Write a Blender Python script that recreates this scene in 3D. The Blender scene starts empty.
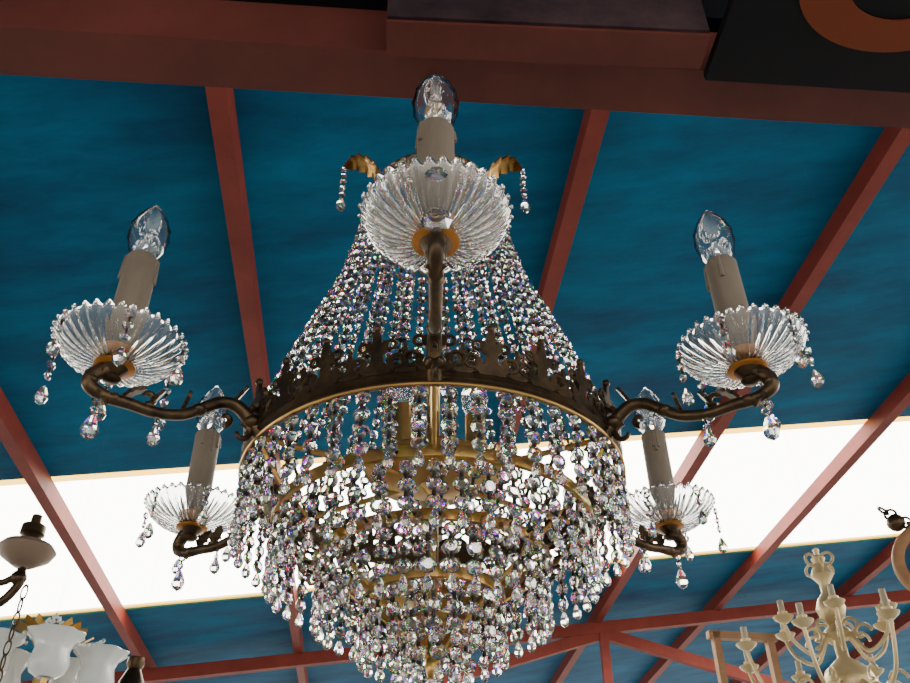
import bpy, math, random
from mathutils import Vector, Matrix
random.seed(7)
sc=bpy.context.scene
pi=math.pi
CAMZ=1.6; TH=math.radians(37.0); FPX=890.0
# ---------------------------------------------------------------- materials
def mat(name,col,rough=.5,metal=0,spec=.5,trans=0,ior=1.45,noise=None,coat=0,bump=None):
    m=bpy.data.materials.new(name); m.use_nodes=True
    nt=m.node_tree; b=nt.nodes['Principled BSDF']
    b.inputs['Base Color'].default_value=(*col,1); b.inputs['Roughness'].default_value=rough
    b.inputs['Metallic'].default_value=metal; b.inputs['IOR'].default_value=ior
    b.inputs['Transmission Weight'].default_value=trans
    b.inputs['Coat Weight'].default_value=coat
    b.inputs['Specular IOR Level'].default_value=spec
    if noise:
        sx,amt,col2,stretch=noise
        tc=nt.nodes.new('ShaderNodeTexCoord'); mp=nt.nodes.new('ShaderNodeMapping')
        mp.inputs['Scale'].default_value=stretch
        n=nt.nodes.new('ShaderNodeTexNoise'); n.inputs['Scale'].default_value=sx; n.inputs['Detail'].default_value=9; n.inputs['Roughness'].default_value=.68
        r=nt.nodes.new('ShaderNodeValToRGB'); r.color_ramp.elements[0].position=.5-amt; r.color_ramp.elements[1].position=.5+amt
        r.color_ramp.elements[0].color=(*col,1); r.color_ramp.elements[1].color=(*col2,1)
        nt.links.new(tc.outputs['Object'],mp.inputs[0]); nt.links.new(mp.outputs[0],n.inputs['Vector'])
        nt.links.new(n.outputs['Fac'],r.inputs[0]); nt.links.new(r.outputs[0],b.inputs['Base Color'])
        if bump:
            bp=nt.nodes.new('ShaderNodeBump'); bp.inputs['Strength'].default_value=bump; bp.inputs['Distance'].default_value=.02
            nt.links.new(n.outputs['Fac'],bp.inputs['Height']); nt.links.new(bp.outputs[0],b.inputs['Normal'])
    return m
M={}
M['bronze']=mat('dark_bronze',(.022,.016,.012),.38,.8,noise=(18,.2,(.12,.075,.038),(1,1,1)))
M['brass']=mat('old_brass',(.34,.19,.06),.28,1,noise=(10,.25,(.58,.36,.12),(1,1,1)))
M['orange']=mat('amber_brass',(.50,.20,.035),.35,.5)
M['sleeve']=mat('candle_sleeve_paint',(.145,.115,.085),.55,noise=(12,.2,(.215,.178,.138),(1,1,.3)))
M['pin']=mat('dark_pin',(.03,.022,.015),.4,.6)
M['blue']=mat('blue_roof_paint',(.001,.045,.115),.75,spec=.2,noise=(1.7,.2,(.003,.135,.265),(1.0,3.0,1)),bump=.3)
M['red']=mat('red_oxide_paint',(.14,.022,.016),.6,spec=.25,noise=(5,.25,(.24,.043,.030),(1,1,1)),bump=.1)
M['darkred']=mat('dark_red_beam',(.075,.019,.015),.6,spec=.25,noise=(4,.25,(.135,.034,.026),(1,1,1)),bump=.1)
M['ivory']=mat('ivory_gilt_metal',(.50,.37,.18),.35,.45,noise=(14,.2,(.66,.55,.34),(1,1,1)))
M['gold']=mat('gilt_leaf',(.6,.38,.12),.35,.9)
M['opal']=mat('opal_white_glass',(.7,.74,.74),.2,coat=.5)
M['candlewhite']=mat('aged_candle',(.4,.34,.24),.5)
M['wood']=mat('pale_wood',(.36,.19,.09),.55,noise=(6,.25,(.25,.13,.06),(1,1,8)))
M['black']=mat('black_gloss',(.006,.006,.008),.6,spec=.15)
M['floor']=mat('concrete',(.09,.085,.08),.8,noise=(2,.3,(.14,.135,.13),(1,1,1)))
M['tangle']=mat('tan_ceramic',(.20,.14,.10),.4)
M['sign_orange']=mat('orange_paint',(.16,.032,.010),.5,spec=.2)
M['canvas']=mat('painted_canvas',(.008,.006,.010),.6,spec=.15,noise=(7,.2,(.07,.04,.045),(1,1,1)))
def crystal(name,gl,iors,rough=0.0):
    m=bpy.data.materials.new(name); m.use_nodes=True; nt=m.node_tree
    for n in list(nt.nodes): nt.nodes.remove(n)
    o=nt.nodes.new('ShaderNodeOutputMaterial')
    s=nt.nodes.new('ShaderNodeBsdfGlossy'); s.inputs['Roughness'].default_value=.03
    mix=nt.nodes.new('ShaderNodeMixShader'); mix.inputs[0].default_value=gl
    if len(iors)==3:
        gs=[]
        for c,i in zip(((1,0,0,1),(0,1,0,1),(0,0,1,1)),iors):
            g=nt.nodes.new('ShaderNodeBsdfGlass'); g.inputs['IOR'].default_value=i; g.inputs['Roughness'].default_value=rough; g.inputs['Color'].default_value=c; gs.append(g)
        a1=nt.nodes.new('ShaderNodeAddShader'); a2=nt.nodes.new('ShaderNodeAddShader')
        nt.links.new(gs[0].outputs[0],a1.inputs[0]); nt.links.new(gs[1].outputs[0],a1.inputs[1])
        nt.links.new(a1.outputs[0],a2.inputs[0]); nt.links.new(gs[2].outputs[0],a2.inputs[1]); src0=a2
        g=nt.nodes.new('ShaderNodeBsdfGlass'); g.inputs['IOR'].default_value=iors[1]; g.inputs['Color'].default_value=(1,.99,.96,1)
        src=nt.nodes.new('ShaderNodeMixShader'); src.inputs[0].default_value=.18
        nt.links.new(g.outputs[0],src.inputs[1]); nt.links.new(src0.outputs[0],src.inputs[2])
    else:
        src=nt.nodes.new('ShaderNodeBsdfGlass'); src.inputs['IOR'].default_value=iors[0]; src.inputs['Roughness'].default_value=rough
    nt.links.new(src.outputs[0],mix.inputs[1]); nt.links.new(s.outputs[0],mix.inputs[2]); nt.links.new(mix.outputs[0],o.inputs[0])
    return m
M['crystal']=crystal('cut_crystal',.17,(1.53,1.56,1.60))
M['dish']=crystal('pressed_glass',.12,(1.47,),.02)
M['bulb']=crystal('clear_bulb_glass',.03,(1.47,))
def skymat(name,col,f):
    m=bpy.data.materials.new(name); m.use_nodes=True; nt=m.node_tree
    for n in list(nt.nodes): nt.nodes.remove(n)
    o=nt.nodes.new('ShaderNodeOutputMaterial'); t=nt.nodes.new('ShaderNodeBsdfTransparent'); t.inputs[0].default_value=(*col,1)
    tl=nt.nodes.new('ShaderNodeBsdfTranslucent'); tl.inputs[0].default_value=(*col,1)
    mix=nt.nodes.new('ShaderNodeMixShader'); mix.inputs[0].default_value=f
    nt.links.new(t.outputs[0],mix.inputs[1]); nt.links.new(tl.outputs[0],mix.inputs[2]); nt.links.new(mix.outputs[0],o.inputs[0])
    return m
M['skypanel']=skymat('translucent_sheet',(.99,.98,.93),.10)
M['skyedge']=skymat('yellowed_sheet',(.42,.24,.035),.4)
# ---------------------------------------------------------------- builder
class MB:
    def __init__(s): s.v=[]; s.f=[]; s.m=[]; s.cur=0
    def add(s,vs,fs,mx=None):
        o=len(s.v)
        s.v.extend([tuple(mx@Vector(v)) for v in vs] if mx is not None else vs)
        s.f.extend([tuple(i+o for i in f) for f in fs]); s.m.extend([s.cur]*len(fs))
    def revolve(s,prof,seg=24,mx=None,fn=None,closed=False):
        vs=[];fs=[]
        n=len(prof)
        for i,(r,z) in enumerate(prof):
            for k in range(seg):
                a=2*pi*k/seg
                rr,zz=(fn(r,z,a) if fn else (r,z))
                vs.append((rr*math.cos(a),rr*math.sin(a),zz))
        rng=n if closed else n-1
        for i in range(rng):
            j=(i+1)%n
            for k in range(seg):
                k2=(k+1)%seg
                fs.append((i*seg+k,i*seg+k2,j*seg+k2,j*seg+k))
        if not closed:
            if prof[0][0]>1e-3: fs.append(tuple(range(seg))[::-1])
            if prof[-1][0]>1e-3: fs.append(tuple((n-1)*seg+k for k in range(seg)))
        s.add(vs,fs,mx)
    def tube(s,pts,rad,seg=8,cap=True):
        pts=[Vector(p) for p in pts]; n=len(pts)
        if not hasattr(rad,'__len__'): rad=[rad]*n
        vs=[];fs=[]; prev=None
        for i,p in enumerate(pts):
            t=(pts[min(i+1,n-1)]-pts[max(i-1,0)])
            if t.length<1e-9: t=Vector((0,0,1))
            t.normalize()
            if prev is None:
                a=Vector((0,0,1)) if abs(t.z)<.9 else Vector((1,0,0))
                prev=t.cross(a).normalized()
            x=(prev-t*prev.dot(t)).normalized(); prev=x; y=t.cross(x)
            for k in range(seg):
                a=2*pi*k/seg; q=p+(x*math.cos(a)+y*math.sin(a))*rad[i]; vs.append(tuple(q))
        for i in range(n-1):
            for k in range(seg):
                k2=(k+1)%seg; fs.append((i*seg+k,i*seg+k2,(i+1)*seg+k2,(i+1)*seg+k))
        if cap: fs.append(tuple(range(seg))[::-1]); fs.append(tuple((n-1)*seg+k for k in range(seg)))
        s.add(vs,fs)
    def torus(s,R,r,z=0,seg=64,ms=8,mx=None):
        prof=[(R+r*math.cos(2*pi*k/ms),z+r*math.sin(2*pi*k/ms)) for k in range(ms)]
        s.revolve(prof,seg,mx,closed=True)
    def ball(s,c,r,sz=1,seg=12,rows=8):
        prof=[(max(r*math.sin(pi*i/rows),1e-5),-r*sz*math.cos(pi*i/rows)) for i in range(rows+1)]
        s.revolve(prof,seg,Matrix.Translation(c))
    def beam(s,p0,p1,w,h,up=(0,0,1)):
        p0=Vector(p0);p1=Vector(p1); t=(p1-p0).normalized(); sd=t.cross(Vector(up)).normalized(); u=sd.cross(t)
        vs=[]
        for p in (p0,p1):
            for a,b in ((-1,-1),(1,-1),(1,1),(-1,1)): vs.append(tuple(p+sd*w/2*a+u*h/2*b))
        s.add(vs,[(0,1,2,3),(7,6,5,4),(0,4,5,1),(1,5,6,2),(2,6,7,3),(3,7,4,0)])
    def extr(s,outline,th,mx):
        n=len(outline); vs=[(x,-th/2,z) for x,z in outline]+[(x,th/2,z) for x,z in outline]
        fs=[tuple(range(n)),tuple(range(2*n-1,n-1,-1))]+[(i,i+n,(i+1)%n+n,(i+1)%n) for i in range(n)]
        s.add(vs,fs,mx)
    def obj(s,name,mats,parent=None,smooth=False,loc=(0,0,0)):
        me=bpy.data.meshes.new(name); me.from_pydata(s.v,[],s.f)
        if not isinstance(mats,(list,tuple)): mats=[mats]
        for m in mats: me.materials.append(m)
        me.polygons.foreach_set('material_index',s.m)
        if smooth: me.polygons.foreach_set('use_smooth',[True]*len(me.polygons))
        me.update()
        import bmesh
        bm=bmesh.new(); bm.from_mesh(me); bmesh.ops.recalc_face_normals(bm,faces=bm.faces); bm.to_mesh(me); bm.free()
        if smooth:
            try: me.set_sharp_from_angle(angle=math.radians(50))
            except Exception: pass
        o=bpy.data.objects.new(name,me); sc.collection.objects.link(o); o.location=loc
        if parent: o.parent=parent
        return o
def empty(name,loc,scale=1,rz=0,ry=0):
    e=bpy.data.objects.new(name,None); sc.collection.objects.link(e); e.location=loc; e.scale=(scale,)*3; e.rotation_euler=(0,ry,rz); e.empty_display_size=.1
    return e
def catmull(P,n=8):
    P=[Vector(p) for p in P]; out=[]
    for i in range(len(P)-1):
        p0=P[max(i-1,0)];p1=P[i];p2=P[i+1];p3=P[min(i+2,len(P)-1)]
        for k in range(n):
            t=k/n
            out.append(.5*((2*p1)+(p2-p0)*t+(2*p0-5*p1+4*p2-p3)*t*t+(3*p1-p0-3*p2+p3)*t**3))
    out.append(P[-1]); return out
BV=[];BF=[]
for k in range(8): a=pi/4*k; BV.append((math.cos(a),0,math.sin(a)))
for sg in (-1,1):
    for k in range(8): a=pi/4*(k+.5); BV.append((.58*math.cos(a),sg*.42,.58*math.sin(a)))
for q,sg in ((8,-1),(16,1)):
    for k in range(8):
        k2=(k+1)%8
        BF.append((k,k2,q+k)); BF.append((q+k,k2,q+k2))
    BF.append(tuple(q+k for k in range(8)))
def bead(mb,c,r,yaw):
    mb.add(BV,BF,Matrix.Translation(c)@Matrix.Rotation(yaw,4,'Z')@Matrix.Rotation(random.uniform(-.15,.15),4,'X')@Matrix.Diagonal((r,r,r,1)))
def drop(mb,c,s):
    mb.revolve([(1e-4,.0),(.2*s,-.25*s),(.42*s,-.8*s),(.5*s,-1.15*s),(.36*s,-1.5*s),(1e-4,-1.75*s)],8,Matrix.Translation(c)@Matrix.Rotation(random.random(),4,'Z'))
def strand(mb,pins,path,r,gap,yaw0,end=None,jit=.5):
    L=[0]
    for i in range(1,len(path)): L.append(L[-1]+(path[i]-path[i-1]).length)
    n=int(L[-1]/gap); i=0; prev=None
    for k in range(n+1):
        d=gap*(k+.5)
        if d>L[-1]: break
        while i<len(L)-2 and L[i+1]<d: i+=1
        t=(d-L[i])/max(L[i+1]-L[i],1e-9); p=path[i].lerp(path[i+1],t)
        bead(mb,p,r,yaw0+random.uniform(-jit,jit))
        if prev is not None: pins.tube([prev.lerp(p,.25),prev.lerp(p,.75)],r*.24,5,True)
        prev=p
    if end: 
        drop(mb,path[-1],end)
# ---------------------------------------------------------------- main chandelier
R=.4; D=2.489*R; HC=1.479*R
C=(-.071*R,D,CAMZ+HC)
ch=empty('crystal_chandelier',C,R,.026,-.014)
beads=MB(); pins=MB()
tp=catmull([(.575,0,-.12),(.53,0,.08),(.445,0,.32),(.35,0,.57),(.29,0,.82),(.26,0,1.0),(.235,0,1.11)],8)
NT=38
for i in range(NT):
    a=2*pi*(i+.5)/NT
    path=[Vector((p.x*math.cos(a),p.x*math.sin(a),p.z)) for p in reversed(tp)]
    strand(beads,pins,path,.0210,.0450,a+pi/2,jit=.45)
tiers=[(.58,-.177,-.370,48),(.475,-.335,-.48,42),(.33,-.44,-.585,33),(.20,-.545,-.675,22),(.095,-.635,-.74,11)]
for ti,(r,z0,z1,n) in enumerate(tiers):
    for i in range(n):
        a=2*pi*(i+.5)/n
        path=[Vector((r*math.cos(a),r*math.sin(a),z0+(z1-z0)*t)) for t in (0,.5,1)]
        strand(beads,pins,path,.0238,.050,a+pi/2,end=.030,jit=.25)
    if ti<4:
        r2,zb=tiers[ti+1][0],tiers[ti+1][1]
        nn=tiers[ti+1][3]//(2 if ti==0 else 1)
        for i in range(nn):
            a=2*pi*i/nn
            path=[]
            for k in range(9):
                t=k/8; rr=r*.96+(r2+.01-r*.96)*t; z=z0+(zb-z0)*t-.03*math.sin(pi*t)
                path.append(Vector((rr*math.cos(a),rr*math.sin(a),z)))
            strand(beads,pins,path,.0215,.046,a+pi/2,jit=.25)
bead(beads,(0,0,-.785),.04,0)
br=MB(); bs=MB(); rim=MB()
prof=[(.570,-.180),(.588,-.185),(.592,-.177),(.582,-.168),(.582,-.155),(.592,-.148),(.586,-.138),(.570,-.14)]
br.revolve(prof,120,closed=True)
rim.torus(.590,.0045,-.182,120,6)
half=[(.0,-.0),(.03,.0),(.046,.012),(.05,.03),(.038,.042),(.024,.034),(.03,.022),(.018,.03),(.016,.05),(.03,.058),(.034,.072),(.022,.082),(.014,.074),(.012,.092),(.004,.112)]
def fleur(mb,a,r,z,s,th=.012):
    out=[(x*s*.72,y*s) for x,y in half]+[(-x*s*.72,y*s) for x,y in reversed(half[1:])]
    mx=Matrix.Translation((r*math.cos(a),r*math.sin(a),z))@Matrix.Rotation(a+pi/2,4,'Z')@Matrix.Rotation(.08,4,'X')
    mb.extr(out,th,mx)
    for sx in (-1,1):
        mb.torus(.015*s,.005*s,0,14,6,mx@Matrix.Translation((sx*.040*s,0,.030*s))@Matrix.Rotation(pi/2,4,'X'))
        mb.torus(.010*s,.004*s,0,12,6,mx@Matrix.Translation((sx*.028*s,0,.070*s))@Matrix.Rotation(pi/2,4,'X'))
    mb.ball(tuple(mx@Vector((0,0,.112*s))),.009*s,1,8,6)
for i in range(24):
    a=2*pi*i/24+pi/2
    fleur(br,a,.582,-.145,1.35 if i%4 else 1.45)
    fleur(br,a+pi/24,.582,-.145,.8)
arms=MB(); amber=MB(); sleeves=MB(); dishes=MB(); bulbs=MB(); inner=MB(); capb=MB()
armp=[(.565,-.165),(.60,-.125),(.65,-.085),(.70,-.088),(.75,-.125),(.80,-.16),(.87,-.175),(.94,-.17),(1.0,-.168),(1.045,-.15),(1.05,-.12),(1.025,-.09),(1.0,-.07)]
NR=34; ZL=-.022
def dishfn(r,z,a):
    w=max(0,(r-.045)/.14)
    c=math.cos(NR*a)
    return r*(1+.018*w*c), z+.007*w*c
def lamp(cx,cy):
    T=Matrix.Translation((cx,cy,ZL))
    outer=[(.035,-.05),(.06,-.052),(.09,-.045),(.12,-.031),(.145,-.014),(.162,.004),(.172,.02),(.176,.027)]
    inn=[(r-.001,z+.010) for r,z in reversed(outer)]
    dishes.revolve(outer+inn,NR*8,T,dishfn,closed=True)
    for k in range(NR):
        a=2*pi*k/NR; dishes.ball((cx+.177*math.cos(a),cy+.177*math.sin(a),.032+ZL),.0065,1,6,5)
    amber.revolve([(.0001,-.056),(.05,-.056),(.056,-.052),(.056,-.049),(.0001,-.049)],24,T)
    arms.revolve([(.0001,-.10),(.018,-.098),(.026,-.088),(.018,-.078),(.03,-.068),(.038,-.057),(.0001,-.055)],20,T)
    amber.revolve([(.034,-.049),(.034,-.035),(.052,-.025),(.058,-.005),(.054,.0),(.0001,.0)],24,T)
    sleeves.revolve([(.0001,-.02),(.0475,-.02),(.0475,.1),(.047,.30),(.0475,.333),(.042,.343),(.030,.340),(.0001,.335)],28,T)
    for k in range(5):
        a=random.random()*6.28; l=random.uniform(.03,.09)
        sleeves.tube([(cx+.046*math.cos(a),cy+.046*math.sin(a),.335+ZL),(cx+.048*math.cos(a),cy+.048*math.sin(a),.335-l+ZL)],[.005,.007],6)
    capb.revolve([(.0001,.33),(.026,.33),(.026,.350),(.020,.354),(.0001,.354)],18,T)
    bp=[(.026,.342),(.036,.356),(.049,.38),(.057,.41),(.060,.438),(.057,.468),(.047,.498),(.033,.526),(.018,.548),(.008,.562),(.0004,.568)]
    inp=[(max(r-.0022,.0002),z-.0015) for r,z in reversed(bp)]
    bf=lambda r,z,a:(r*(1+.06*math.cos(9*(a+(z-.35)*10))*min(1,max(0,(z-.345)/.04))),z)
    bulbs.revolve(bp+inp,72,T,bf,closed=True)
    z0=ZL
    capb.tube([(cx-.012,cy,.352+z0),(cx-.014,cy,.42+z0),(cx-.006,cy,.45+z0),(cx+.006,cy,.45+z0),(cx+.014,cy,.42+z0),(cx+.012,cy,.352+z0)],.0013,4)
    bulbs.revolve([(.0002,.356),(.01,.356),(.009,.38),(.005,.40),(.0001,.405)],10,T)
for i in range(6):
    a=-pi/2+i*pi/3; ca,sa=math.cos(a),math.sin(a)
    pts=catmull([(r*ca,r*sa,z) for r,z in armp],6)
    n=len(pts); rad=[.024-.008*math.sin(pi*min(1,k/n*1.1)) for k in range(n)]
    arms.tube(pts,rad,10)
    for (c0,c1,R0,s1) in ((.63,-.165,.035,1),(.90,-.135,.026,-1),(.68,-.135,.02,-1)):
        sp=[]
        for k in range(22):
            t=k/21; an=t*4.4*s1+(pi/2 if s1>0 else -pi/2); rr=R0*(1-.72*t)
            x=c0+rr*math.cos(an); sp.append((x*ca,x*sa,c1+rr*math.sin(an)))
        arms.tube(sp,[.011-.005*k/21 for k in range(22)],7)
    for rr,zz,s in ((.60,-.125,.030),(.755,-.13,.022),(.98,-.168,.021),(1.05,-.13,.022)):
        arms.ball((rr*ca,rr*sa,zz),s,.8)
    for rr,zz,tl in ((.62,-.09,.9),(.66,-.07,.5),(.80,-.145,.2),(.89,-.16,.5),(.96,-.15,.9),(1.05,-.15,2.2),(1.06,-.10,1.6)):
        mx=Matrix.Translation((rr*ca,rr*sa,zz))@Matrix.Rotation(a,4,'Z')@Matrix.Rotation(-tl,4,'Y')@Matrix.Rotation(pi/2,4,'Z')
        arms.extr([(0,0),(.018,.012),(.014,.022),(.024,.03),(.014,.04),(.016,.052),(0,.07),(-.016,.052),(-.014,.04),(-.024,.03),(-.014,.022),(-.018,.012)],.01,mx)
    lamp(ca,sa)
    az=[0,60,120,180,240,300] if i else [150]
    for q in az:
        b=a+math.radians(q+ (25 if i else 0)); x=ca+.179*math.cos(b); y=sa+.179*math.sin(b)
        L=.08+.04*((q//60)%2)
        strand(beads,pins,[Vector((x,y,.0)),Vector((x,y,.0-L))],.015,.036,b+pi/2,end=.036,jit=.6)
    if i==0:
        bead(beads,(ca*1.085,sa*1.085,-.085),.036,0)
        bead(beads,(ca*1.0+.0,sa*1.16,-.02),.026,0)
    else:
        x,y=1.02*ca,1.02*sa
        strand(beads,pins,[Vector((x,y,-.17)),Vector((x,y,-.225))],.014,.03,a,end=.046)
        x,y=.86*ca,.86*sa
        strand(beads,pins,[Vector((x,y,-.17)),Vector((x,y,-.215))],.013,.03,a,end=.036)
for r,z in ((.475,-.317),(.33,-.425),(.20,-.53),(.095,-.62)):
    bs.revolve([(r-.007,z-.016),(r+.007,z-.016),(r+.009,z+.0),(r+.007,z+.016),(r-.007,z+.016)],96,closed=True)
stem=[(.0001,-.76),(.015,-.75),(.024,-.72),(.014,-.69),(.015,-.5),(.03,-.48),(.03,-.45),(.016,-.43),(.016,-.2),(.04,-.17),(.06,-.13),(.04,-.09),(.022,-.06),(.022,.2),(.036,.22),(.036,.25),(.02,.27),(.018,.7),(.03,.72),(.018,.75),(.018,1.08),(.05,1.1),(.05,1.14),(.02,1.18),(.03,1.22),(.014,1.28),(.012,1.36),(.0001,1.37)]
bs.revolve(stem,18)
bs.revolve([(.02,-.17),(.10,-.165),(.19,-.145),(.215,-.12),(.21,-.112),(.18,-.13),(.1,-.15),(.02,-.155)],48,closed=True)
for i in range(6):
    a=pi/6+i*pi/3; ca,sa=math.cos(a),math.sin(a)
    bs.tube([(.02*ca,.02*sa,-.15),(.575*ca,.575*sa,-.165)],.009,6)
    bs.tube([(.575*ca,.575*sa,-.175),(.475*ca,.475*sa,-.317),(.33*ca,.33*sa,-.425),(.20*ca,.20*sa,-.53),(.095*ca,.095*sa,-.62),(.012*ca,.012*sa,-.70)],.0065,6)
for i in range(3):
    a=pi/2+i*2*pi/3+.25; x,y=.14*math.cos(a),.14*math.sin(a)
    bs.revolve([(.0001,-.14),(.035,-.135),(.045,-.11),(.032,-.10),(.032,.06),(.0001,.06)],18,Matrix.Translation((x,y,0)))
    bulbs.revolve([(.0002,.06),(.022,.06),(.04,.1),(.045,.14),(.03,.19),(.0001,.23)],16,Matrix.Translation((x,y,0)))
bs.revolve([(.02,1.17),(.1,1.162),(.19,1.145),(.235,1.122),(.238,1.105),(.23,1.105),(.18,1.128),(.1,1.145),(.02,1.15)],60,closed=True)
leaf=MB()
for i in range(4):
    a=i*pi/2; mxz=Matrix.Rotation(a,4,'Z')
    cl=catmull([(.18,0,1.13),(.215,0,1.24),(.265,0,1.31),(.325,0,1.335),(.365,0,1.30)],7)
    n=len(cl); vs=[];fs=[]
    for k,p in enumerate(cl):
        t=k/(n-1); w=.046*math.sin(pi*min(1,t*.93+.06))**.8*(1+.22*(k%4-1.5)/1.5)+.003
        for s_,dz in ((-1,-.014),(-.5,.0),(0,.010),(.5,.0),(1,-.014)): vs.append((p.x,s_*w,p.z+dz))
        for s_,dz in ((-1,-.022),(-.5,-.008),(0,.002),(.5,-.008),(1,-.022)): vs.append((p.x,s_*w,p.z+dz))
    for k in range(n-1):
        for j in range(4):
            b0=k*10+j;b1=(k+1)*10+j
            fs.append((b0,b0+1,b1+1,b1)); fs.append((b0+5,b1+5,b1+6,b0+6))
        fs.append((k*10,(k+1)*10,(k+1)*10+5,k*10+5)); fs.append((k*10+4,k*10+9,(k+1)*10+9,(k+1)*10+4))
    leaf.add(vs,fs,mxz)
    p=mxz@Vector((.365,0,1.29))
    if i%2==0: strand(beads,pins,[p,p+Vector((0,0,-.18))],.0155,.036,a,end=.042)
ck=MB()
zc=1.37
topz=(1.346/R)-1.479
k=0
while zc<topz+.01:
    mx=Matrix.Translation((0,0,zc+.02))@Matrix.Rotation(pi/2*(k%2),4,'Z')@Matrix.Rotation(pi/2,4,'X')@Matrix.Diagonal((.7,1.25,1,1))
    ck.torus(.02,.005,0,14,6,mx); zc+=.038; k+=1
beads.obj('crystal_beads',M['crystal'],ch)
pins.obj('bead_pins',M['pin'],ch)
br.obj('crown_band',M['bronze'],ch,True)
rim.obj('crown_rim',M['brass'],ch,True)
bs.obj('brass_frame',M['brass'],ch,True)
arms.obj('arms',M['bronze'],ch,True)
amber.obj('amber_collars',M['orange'],ch,True)
sleeves.obj('candle_sleeves',M['sleeve'],ch,True)
dishes.obj('glass_drip_dishes',M['dish'],ch,True)
bulbs.obj('candle_bulbs',M['bulb'],ch,True)
capb.obj('bulb_caps',M['brass'],ch,True)
leaf.obj('top_leaves',M['brass'],ch,True)
ck.obj('hanging_chain',M['bronze'],ch,True)
# ---------------------------------------------------------------- roof
nn=math.hypot(1,.094); cx_=Vector((1,.094,0))/nn; ly=Vector((-.094,1,0))/nn
K=.135; H0=CAMZ+2.05
def RP(x,y,dz=0): 
    p=cx_*x+ly*y; return Vector((p.x,p.y,H0+K*x+dz))
def slab(name,x0,x1,y0,y1,z,th,m):
    b=MB(); vs=[tuple(RP(x,y,z+d)) for d in (0,th) for x,y in ((x0,y0),(x1,y0),(x1,y1),(x0,y1))]
    b.add(vs,[(3,2,1,0),(4,5,6,7),(0,1,5,4),(1,2,6,5),(2,3,7,6),(3,0,4,7)]); return b.obj(name,m)
XL,XR=-9,10; YB=-6.0
SK0,SK1=3.74,5.42
slab('ceiling',XL,XR,YB,SK0,.085,.02,M['blue'])
slab('ceiling.001',XL,XR,SK1,11,.085,.02,M['blue'])
w=empty('window_1',RP(0,4.6,.1))
for nm,a0,a1,mm in (('skylight_sheet',SK0+.07,SK1-.06,'skypanel'),('skylight_edge_1',SK0,SK0+.07,'skyedge'),('skylight_edge_2',SK1-.06,SK1,'skyedge')):
    b=MB(); b.add([tuple(RP(x,y,.095)-w.location) for x,y in ((XL,a0),(XR,a0),(XR,a1),(XL,a1))],[(0,1,2,3)]); b.obj(nm,M[mm],w)
for x in (-3.55,-2.55,-1.51,-.50,.588,1.634,2.55,3.6,4.6):
    b=MB(); b.beam(RP(x,YB+.1,.042),RP(x,10.9,.042),.055,.085); b.obj('roof_purlin',M['red'])
tr=empty('roof_truss',RP(1.65,6.33,-.05))
def tb(nm,p0,p1,w_=.05,h_=.06):
    b=MB(); b.beam(Vector(p0)-tr.location,Vector(p1)-tr.location,w_,h_); b.obj(nm,M['red'],tr)
tb('top_chord',RP(XL,6.33,-.035),RP(XR,6.33,-.035),.06,.085)
def TP(x,z): p=cx_*x+ly*6.33; return (p.x,p.y,CAMZ+z)
b=MB(); b.beam(Vector(TP(1.68,2.2))-tr.location,Vector(TP(1.68,.9))-tr.location,.06,.08,up=(0,1,0)); b.obj('post',M['red'],tr)
tb('brace_1',TP(1.68,2.2),TP(3.9,1.61),.05,.08); tb('brace_2',TP(1.68,2.2),TP(-.9,1.4),.05,.08)
td=Vector((1,.073,0)).normalized(); bc=Vector((C[0],C[1],CAMZ+1.346+.06))
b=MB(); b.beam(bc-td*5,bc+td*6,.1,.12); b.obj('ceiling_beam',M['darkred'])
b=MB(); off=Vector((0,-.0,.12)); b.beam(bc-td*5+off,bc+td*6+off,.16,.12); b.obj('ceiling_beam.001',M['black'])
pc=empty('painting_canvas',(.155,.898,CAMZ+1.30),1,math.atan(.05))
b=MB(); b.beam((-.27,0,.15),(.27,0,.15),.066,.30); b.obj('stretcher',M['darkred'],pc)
b=MB(); b.beam((-.268,-.036,.152),(.268,-.036,.152),.006,.29); b.obj('painted_face',M['canvas'],pc)
sb=empty('painted_sign_board',(.78,.86,CAMZ+1.31),1,math.atan(.073))
b=MB(); b.beam((-.33,0,.012),(.45,0,.012),.28,.02); b.obj('board',M['black'],sb)
b=MB(); b.revolve([(.07,-.002),(.13,-.002),(.13,.002),(.07,.002)],64,Matrix.Translation((-.06,-.07,.0))@Matrix.Diagonal((1.35,1.0,1,1)),closed=True); b.obj('orange_ring',M['sign_orange'],sb)
b=MB(); b.add([(-25,-25,0),(25,-25,0),(25,25,0),(-25,25,0)],[(0,1,2,3)]); b.obj('floor',M['floor'])
# ----------------------------------------------------------------
def W(px,py,d):
    x=(px-455)/FPX*d; u=(341.5-py)/FPX*d
    return Vector((x,d*math.cos(TH)-u*math.sin(TH),CAMZ+d*math.sin(TH)+u*math.cos(TH)))
def hang(e,z0,r=.00015):
    zr=H0+K*(e.location.x+.094*e.location.y)+.085-e.location.z
    b=MB(); b.tube([(0,0,z0),(0,0,zr)],r,5); b.obj('nylon_line',M['pin'],e)
e=empty('brass_chandelier',W(815,548,2.3))
b=MB()
pr=[(.0001,0),(.008,-.005),(.006,-.02),(.018,-.03),(.012,-.045),(.02,-.055),(.028,-.075),(.014,-.095),(.012,-.12),(.026,-.135),(.036,-.16),(.028,-.185),(.014,-.2),(.03,-.215),(.034,-.225),(.014,-.24),(.014,-.28),(.05,-.31),(.062,-.34),(.045,-.375),(.02,-.39),(.012,-.42),(.02,-.435),(.0001,-.46)]
b.revolve(pr,20)
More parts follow.
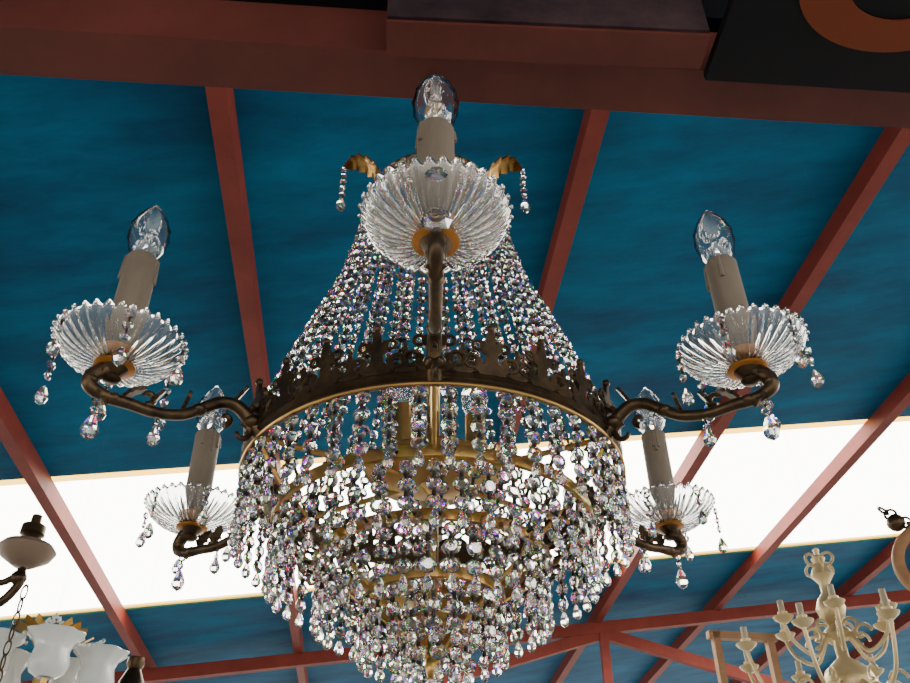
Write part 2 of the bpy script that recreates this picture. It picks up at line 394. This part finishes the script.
for k in range(6):
    a=k*pi/3+.3
    b.torus(.016,.004,0,12,6,Matrix.Translation((.022*math.cos(a),.022*math.sin(a),-.055+.02*(k%2)))@Matrix.Rotation(a,4,'Z')@Matrix.Rotation(pi/2,4,'X'))
    b.torus(.018,.004,0,12,6,Matrix.Translation((.035*math.cos(a),.035*math.sin(a),-.21))@Matrix.Rotation(a,4,'Z')@Matrix.Rotation(pi/2,4,'X'))
cd=MB()
for tier,(n,rr,zz,off_) in enumerate(((6,.135,-.195,.2),(8,.235,-.26,0.1))):
    for k in range(n):
        a=2*pi*k/n+off_; ca,sa=math.cos(a),math.sin(a)
        z0=-.235 if tier==0 else -.35
        P=catmull([(.02*ca,.02*sa,z0),(rr*.25*ca,rr*.25*sa,z0-.0),(rr*.5*ca,rr*.5*sa,z0-.045),(rr*.85*ca,rr*.85*sa,z0-.02),(rr*ca,rr*sa,zz-.02),(rr*ca,rr*sa,zz)],6)
        b.tube(P,.0048,8)
        P=[]
        for q in range(16):
            t=q/15; an=t*5; R2=.025*(1-.7*t); x=rr*.45+R2*math.cos(an); P.append((x*ca,x*sa,z0+.0+R2*math.sin(an)))
        b.tube(P,.004,6)
        T=Matrix.Translation((rr*ca,rr*sa,zz))
        b.revolve([(.0001,-.012),(.010,-.01),(.022,.0),(.025,.005),(.022,.006),(.010,.001),(.012,.016),(.0001,.016)],18,T)
        cd.revolve([(.0001,.01),(.0075,.01),(.0075,.045),(.0001,.045)],12,T)
b.obj('scroll_frame',M['ivory'],e,True); cd.obj('candles',M['candlewhite'],e,True); hang(e,-.002)
e=empty('bronze_hanging_lamp',W(38,515,1.9))
b=MB(); b.revolve([(.0001,0),(.010,-.002),(.011,-.022),(.024,-.026),(.025,-.045),(.016,-.052),(.014,-.07),(.0001,-.07)],20)
b.tube(catmull([(0,0,-.12),(.005,0,-.15),(-.02,0,-.19),(-.055,0,-.20),(-.075,0,-.17),(-.06,0,-.15),(-.05,0,-.165)],6),.009,8)
b.tube(catmull([(0,0,-.13),(-.03,0,-.15),(-.07,.0,-.15),(-.1,0,-.18)],6),.007,8)
b.ball((0,0,-.14),.016)
for k in range(8):
    b.torus(.009,.002,0,12,5,Matrix.Translation((.02,0,-.17-.028*k))@Matrix.Rotation(pi/2*(k%2),4,'Z')@Matrix.Rotation(pi/2,4,'X')@Matrix.Diagonal((.7,1.6,1,1)))
b.obj('frame',M['bronze'],e,True)
b=MB(); b.revolve([(.012,-.075),(.05,-.07),(.058,-.08),(.05,-.095),(.02,-.115),(.0001,-.115)],24); b.obj('ceramic_dish',M['tangle'],e,True)
hang(e,-.001)
e=empty('opal_glass_chandelier',W(52,632,2.0))
b=MB(); b.revolve([(.0001,.0),(.008,-.005),(.006,-.05),(.02,-.06),(.012,-.08),(.012,-.16),(.025,-.18),(.0001,-.2)],16)
s_=MB()
for k in range(5):
    a=2*pi*k/5+.2; ca,sa=math.cos(a),math.sin(a); rr=.115
    b.tube(catmull([(.01*ca,.01*sa,-.15),(.05*ca,.05*sa,-.19),(.1*ca,.1*sa,-.18),(rr*ca,rr*sa,-.13)],6),.006,8)
    T=Matrix.Translation((rr*ca,rr*sa,-.10))
    fn=lambda r,z,an:(r*(1+.06*max(0,z/.07)*math.cos(8*an)),z)
    s_.revolve([(.018,-.03),(.035,-.02),(.042,.0),(.036,.025),(.042,.045),(.06,.062),(.058,.064),(.038,.045),(.031,.025),(.036,.0),(.016,-.024)],40,T,fn,closed=True)
    mx=Matrix.Rotation(a+.5,4,'Z')
    for q in range(3):
        b.extr([(0,0),(.012,.012),(.02,.03),(.008,.05),(0,.06),(-.008,.05),(-.02,.03),(-.012,.012)],.003,mx@Matrix.Translation((.03+.018*q,0,-.03))@Matrix.Rotation(.5+.4*q,4,'Y')@Matrix.Rotation(pi/2,4,'Z'))
for q in range(60):
    t=q/59; s_.ball((.12*math.cos(t*2*pi),.12*math.sin(t*2*pi),-.02-.03*abs(math.sin(t*5*pi))),.005,1,6,5)
    an=q*.7; s_.ball((.06*t*math.cos(an),.06*t*math.sin(an),.04-.06*t),.004,1,6,4)
b.obj('gilt_frame',M['gold'],e,True); s_.obj('opal_shades',M['opal'],e,True); hang(e,-.002)
e=empty('small_bell_pendant',W(137,657,2.2))
b=MB(); b.revolve([(.0001,0),(.02,-.003),(.022,-.02),(.016,-.03),(.03,-.06),(.034,-.08),(.03,-.08),(.0001,-.05)],20); b.obj('bell',M['bronze'],e,True); hang(e,-.001)
e=empty('wooden_picture_frame',W(748,668,3.4),1,.15)
b=MB()
for (x0,z0,x1,z1) in ((-.11,-.15,-.11,.13),(.11,-.15,.11,.13),(-.14,.12,.14,.12),(-.14,-.14,.14,-.14)):
    b.beam((x0,0,z0),(x1,0,z1),.028,.03,up=(0,1,0))
b.obj('frame',M['wood'],e); hang(e,.1)
e=empty('round_wall_mirror',W(940,560,1.9),1,-.5)
b=MB(); b.torus(.08,.014,0,48,10,Matrix.Rotation(pi/2,4,'X')); b.obj('mirror_frame',M['wood'],e,True)
b=MB(); b.revolve([(.0001,-.004),(.075,-.004),(.075,.004),(.0001,.004)],40,Matrix.Rotation(pi/2,4,'X')); b.obj('mirror_glass',mat('mirror_silver',(.8,.8,.8),.05,1),e)
b=MB()
for k in range(5):
    b.torus(.012,.003,0,12,5,Matrix.Translation((-.03-.012*k,0,.085+.012*k))@Matrix.Rotation(.8,4,'Y')@Matrix.Rotation(pi/2*(k%2),4,'X'))
b.ball((-.06,0,.10),.02)
b.obj('mirror_hook',M['bronze'],e,True); hang(e,.08)
# ---------------------------------------------------------------- world
wd=bpy.data.worlds.new('World'); sc.world=wd; wd.use_nodes=True; nt=wd.node_tree; bg=nt.nodes['Background']
tc=nt.nodes.new('ShaderNodeTexCoord'); sp=nt.nodes.new('ShaderNodeSeparateXYZ'); nt.links.new(tc.outputs['Generated'],sp.inputs[0])
n=nt.nodes.new('ShaderNodeTexNoise'); n.inputs['Scale'].default_value=8; n.inputs['Detail'].default_value=3
nt.links.new(tc.outputs['Generated'],n.inputs['Vector'])
r=nt.nodes.new('ShaderNodeValToRGB'); r.color_ramp.elements[0].color=(.10,.10,.10,1); r.color_ramp.elements[1].color=(14,12.8,11.0,1); r.color_ramp.elements[0].position=.53; r.color_ramp.elements[1].position=.60  # bright noise patches at low elevation, added to make the crystals sparkle
nt.links.new(n.outputs['Fac'],r.inputs[0])
mr=nt.nodes.new('ShaderNodeMapRange'); mr.inputs[1].default_value=.19; mr.inputs[2].default_value=.27; nt.links.new(sp.outputs['Z'],mr.inputs[0])
mx=nt.nodes.new('ShaderNodeMix'); mx.data_type='RGBA'; nt.links.new(mr.outputs[0],mx.inputs['Factor']); nt.links.new(r.outputs[0],mx.inputs['A']); mx.inputs['B'].default_value=(13,12.8,11.9,1)
nt.links.new(mx.outputs['Result'],bg.inputs[0])
bg.inputs[1].default_value=1.0
cd_=bpy.data.cameras.new('camera'); cam=bpy.data.objects.new('camera',cd_); sc.collection.objects.link(cam)
cam.location=(0,0,CAMZ); cam.rotation_euler=(pi/2+TH,0,0)
cd_.sensor_width=36; cd_.sensor_fit='HORIZONTAL'; cd_.lens=36*FPX/910; cd_.clip_start=.02
sc.camera=cam
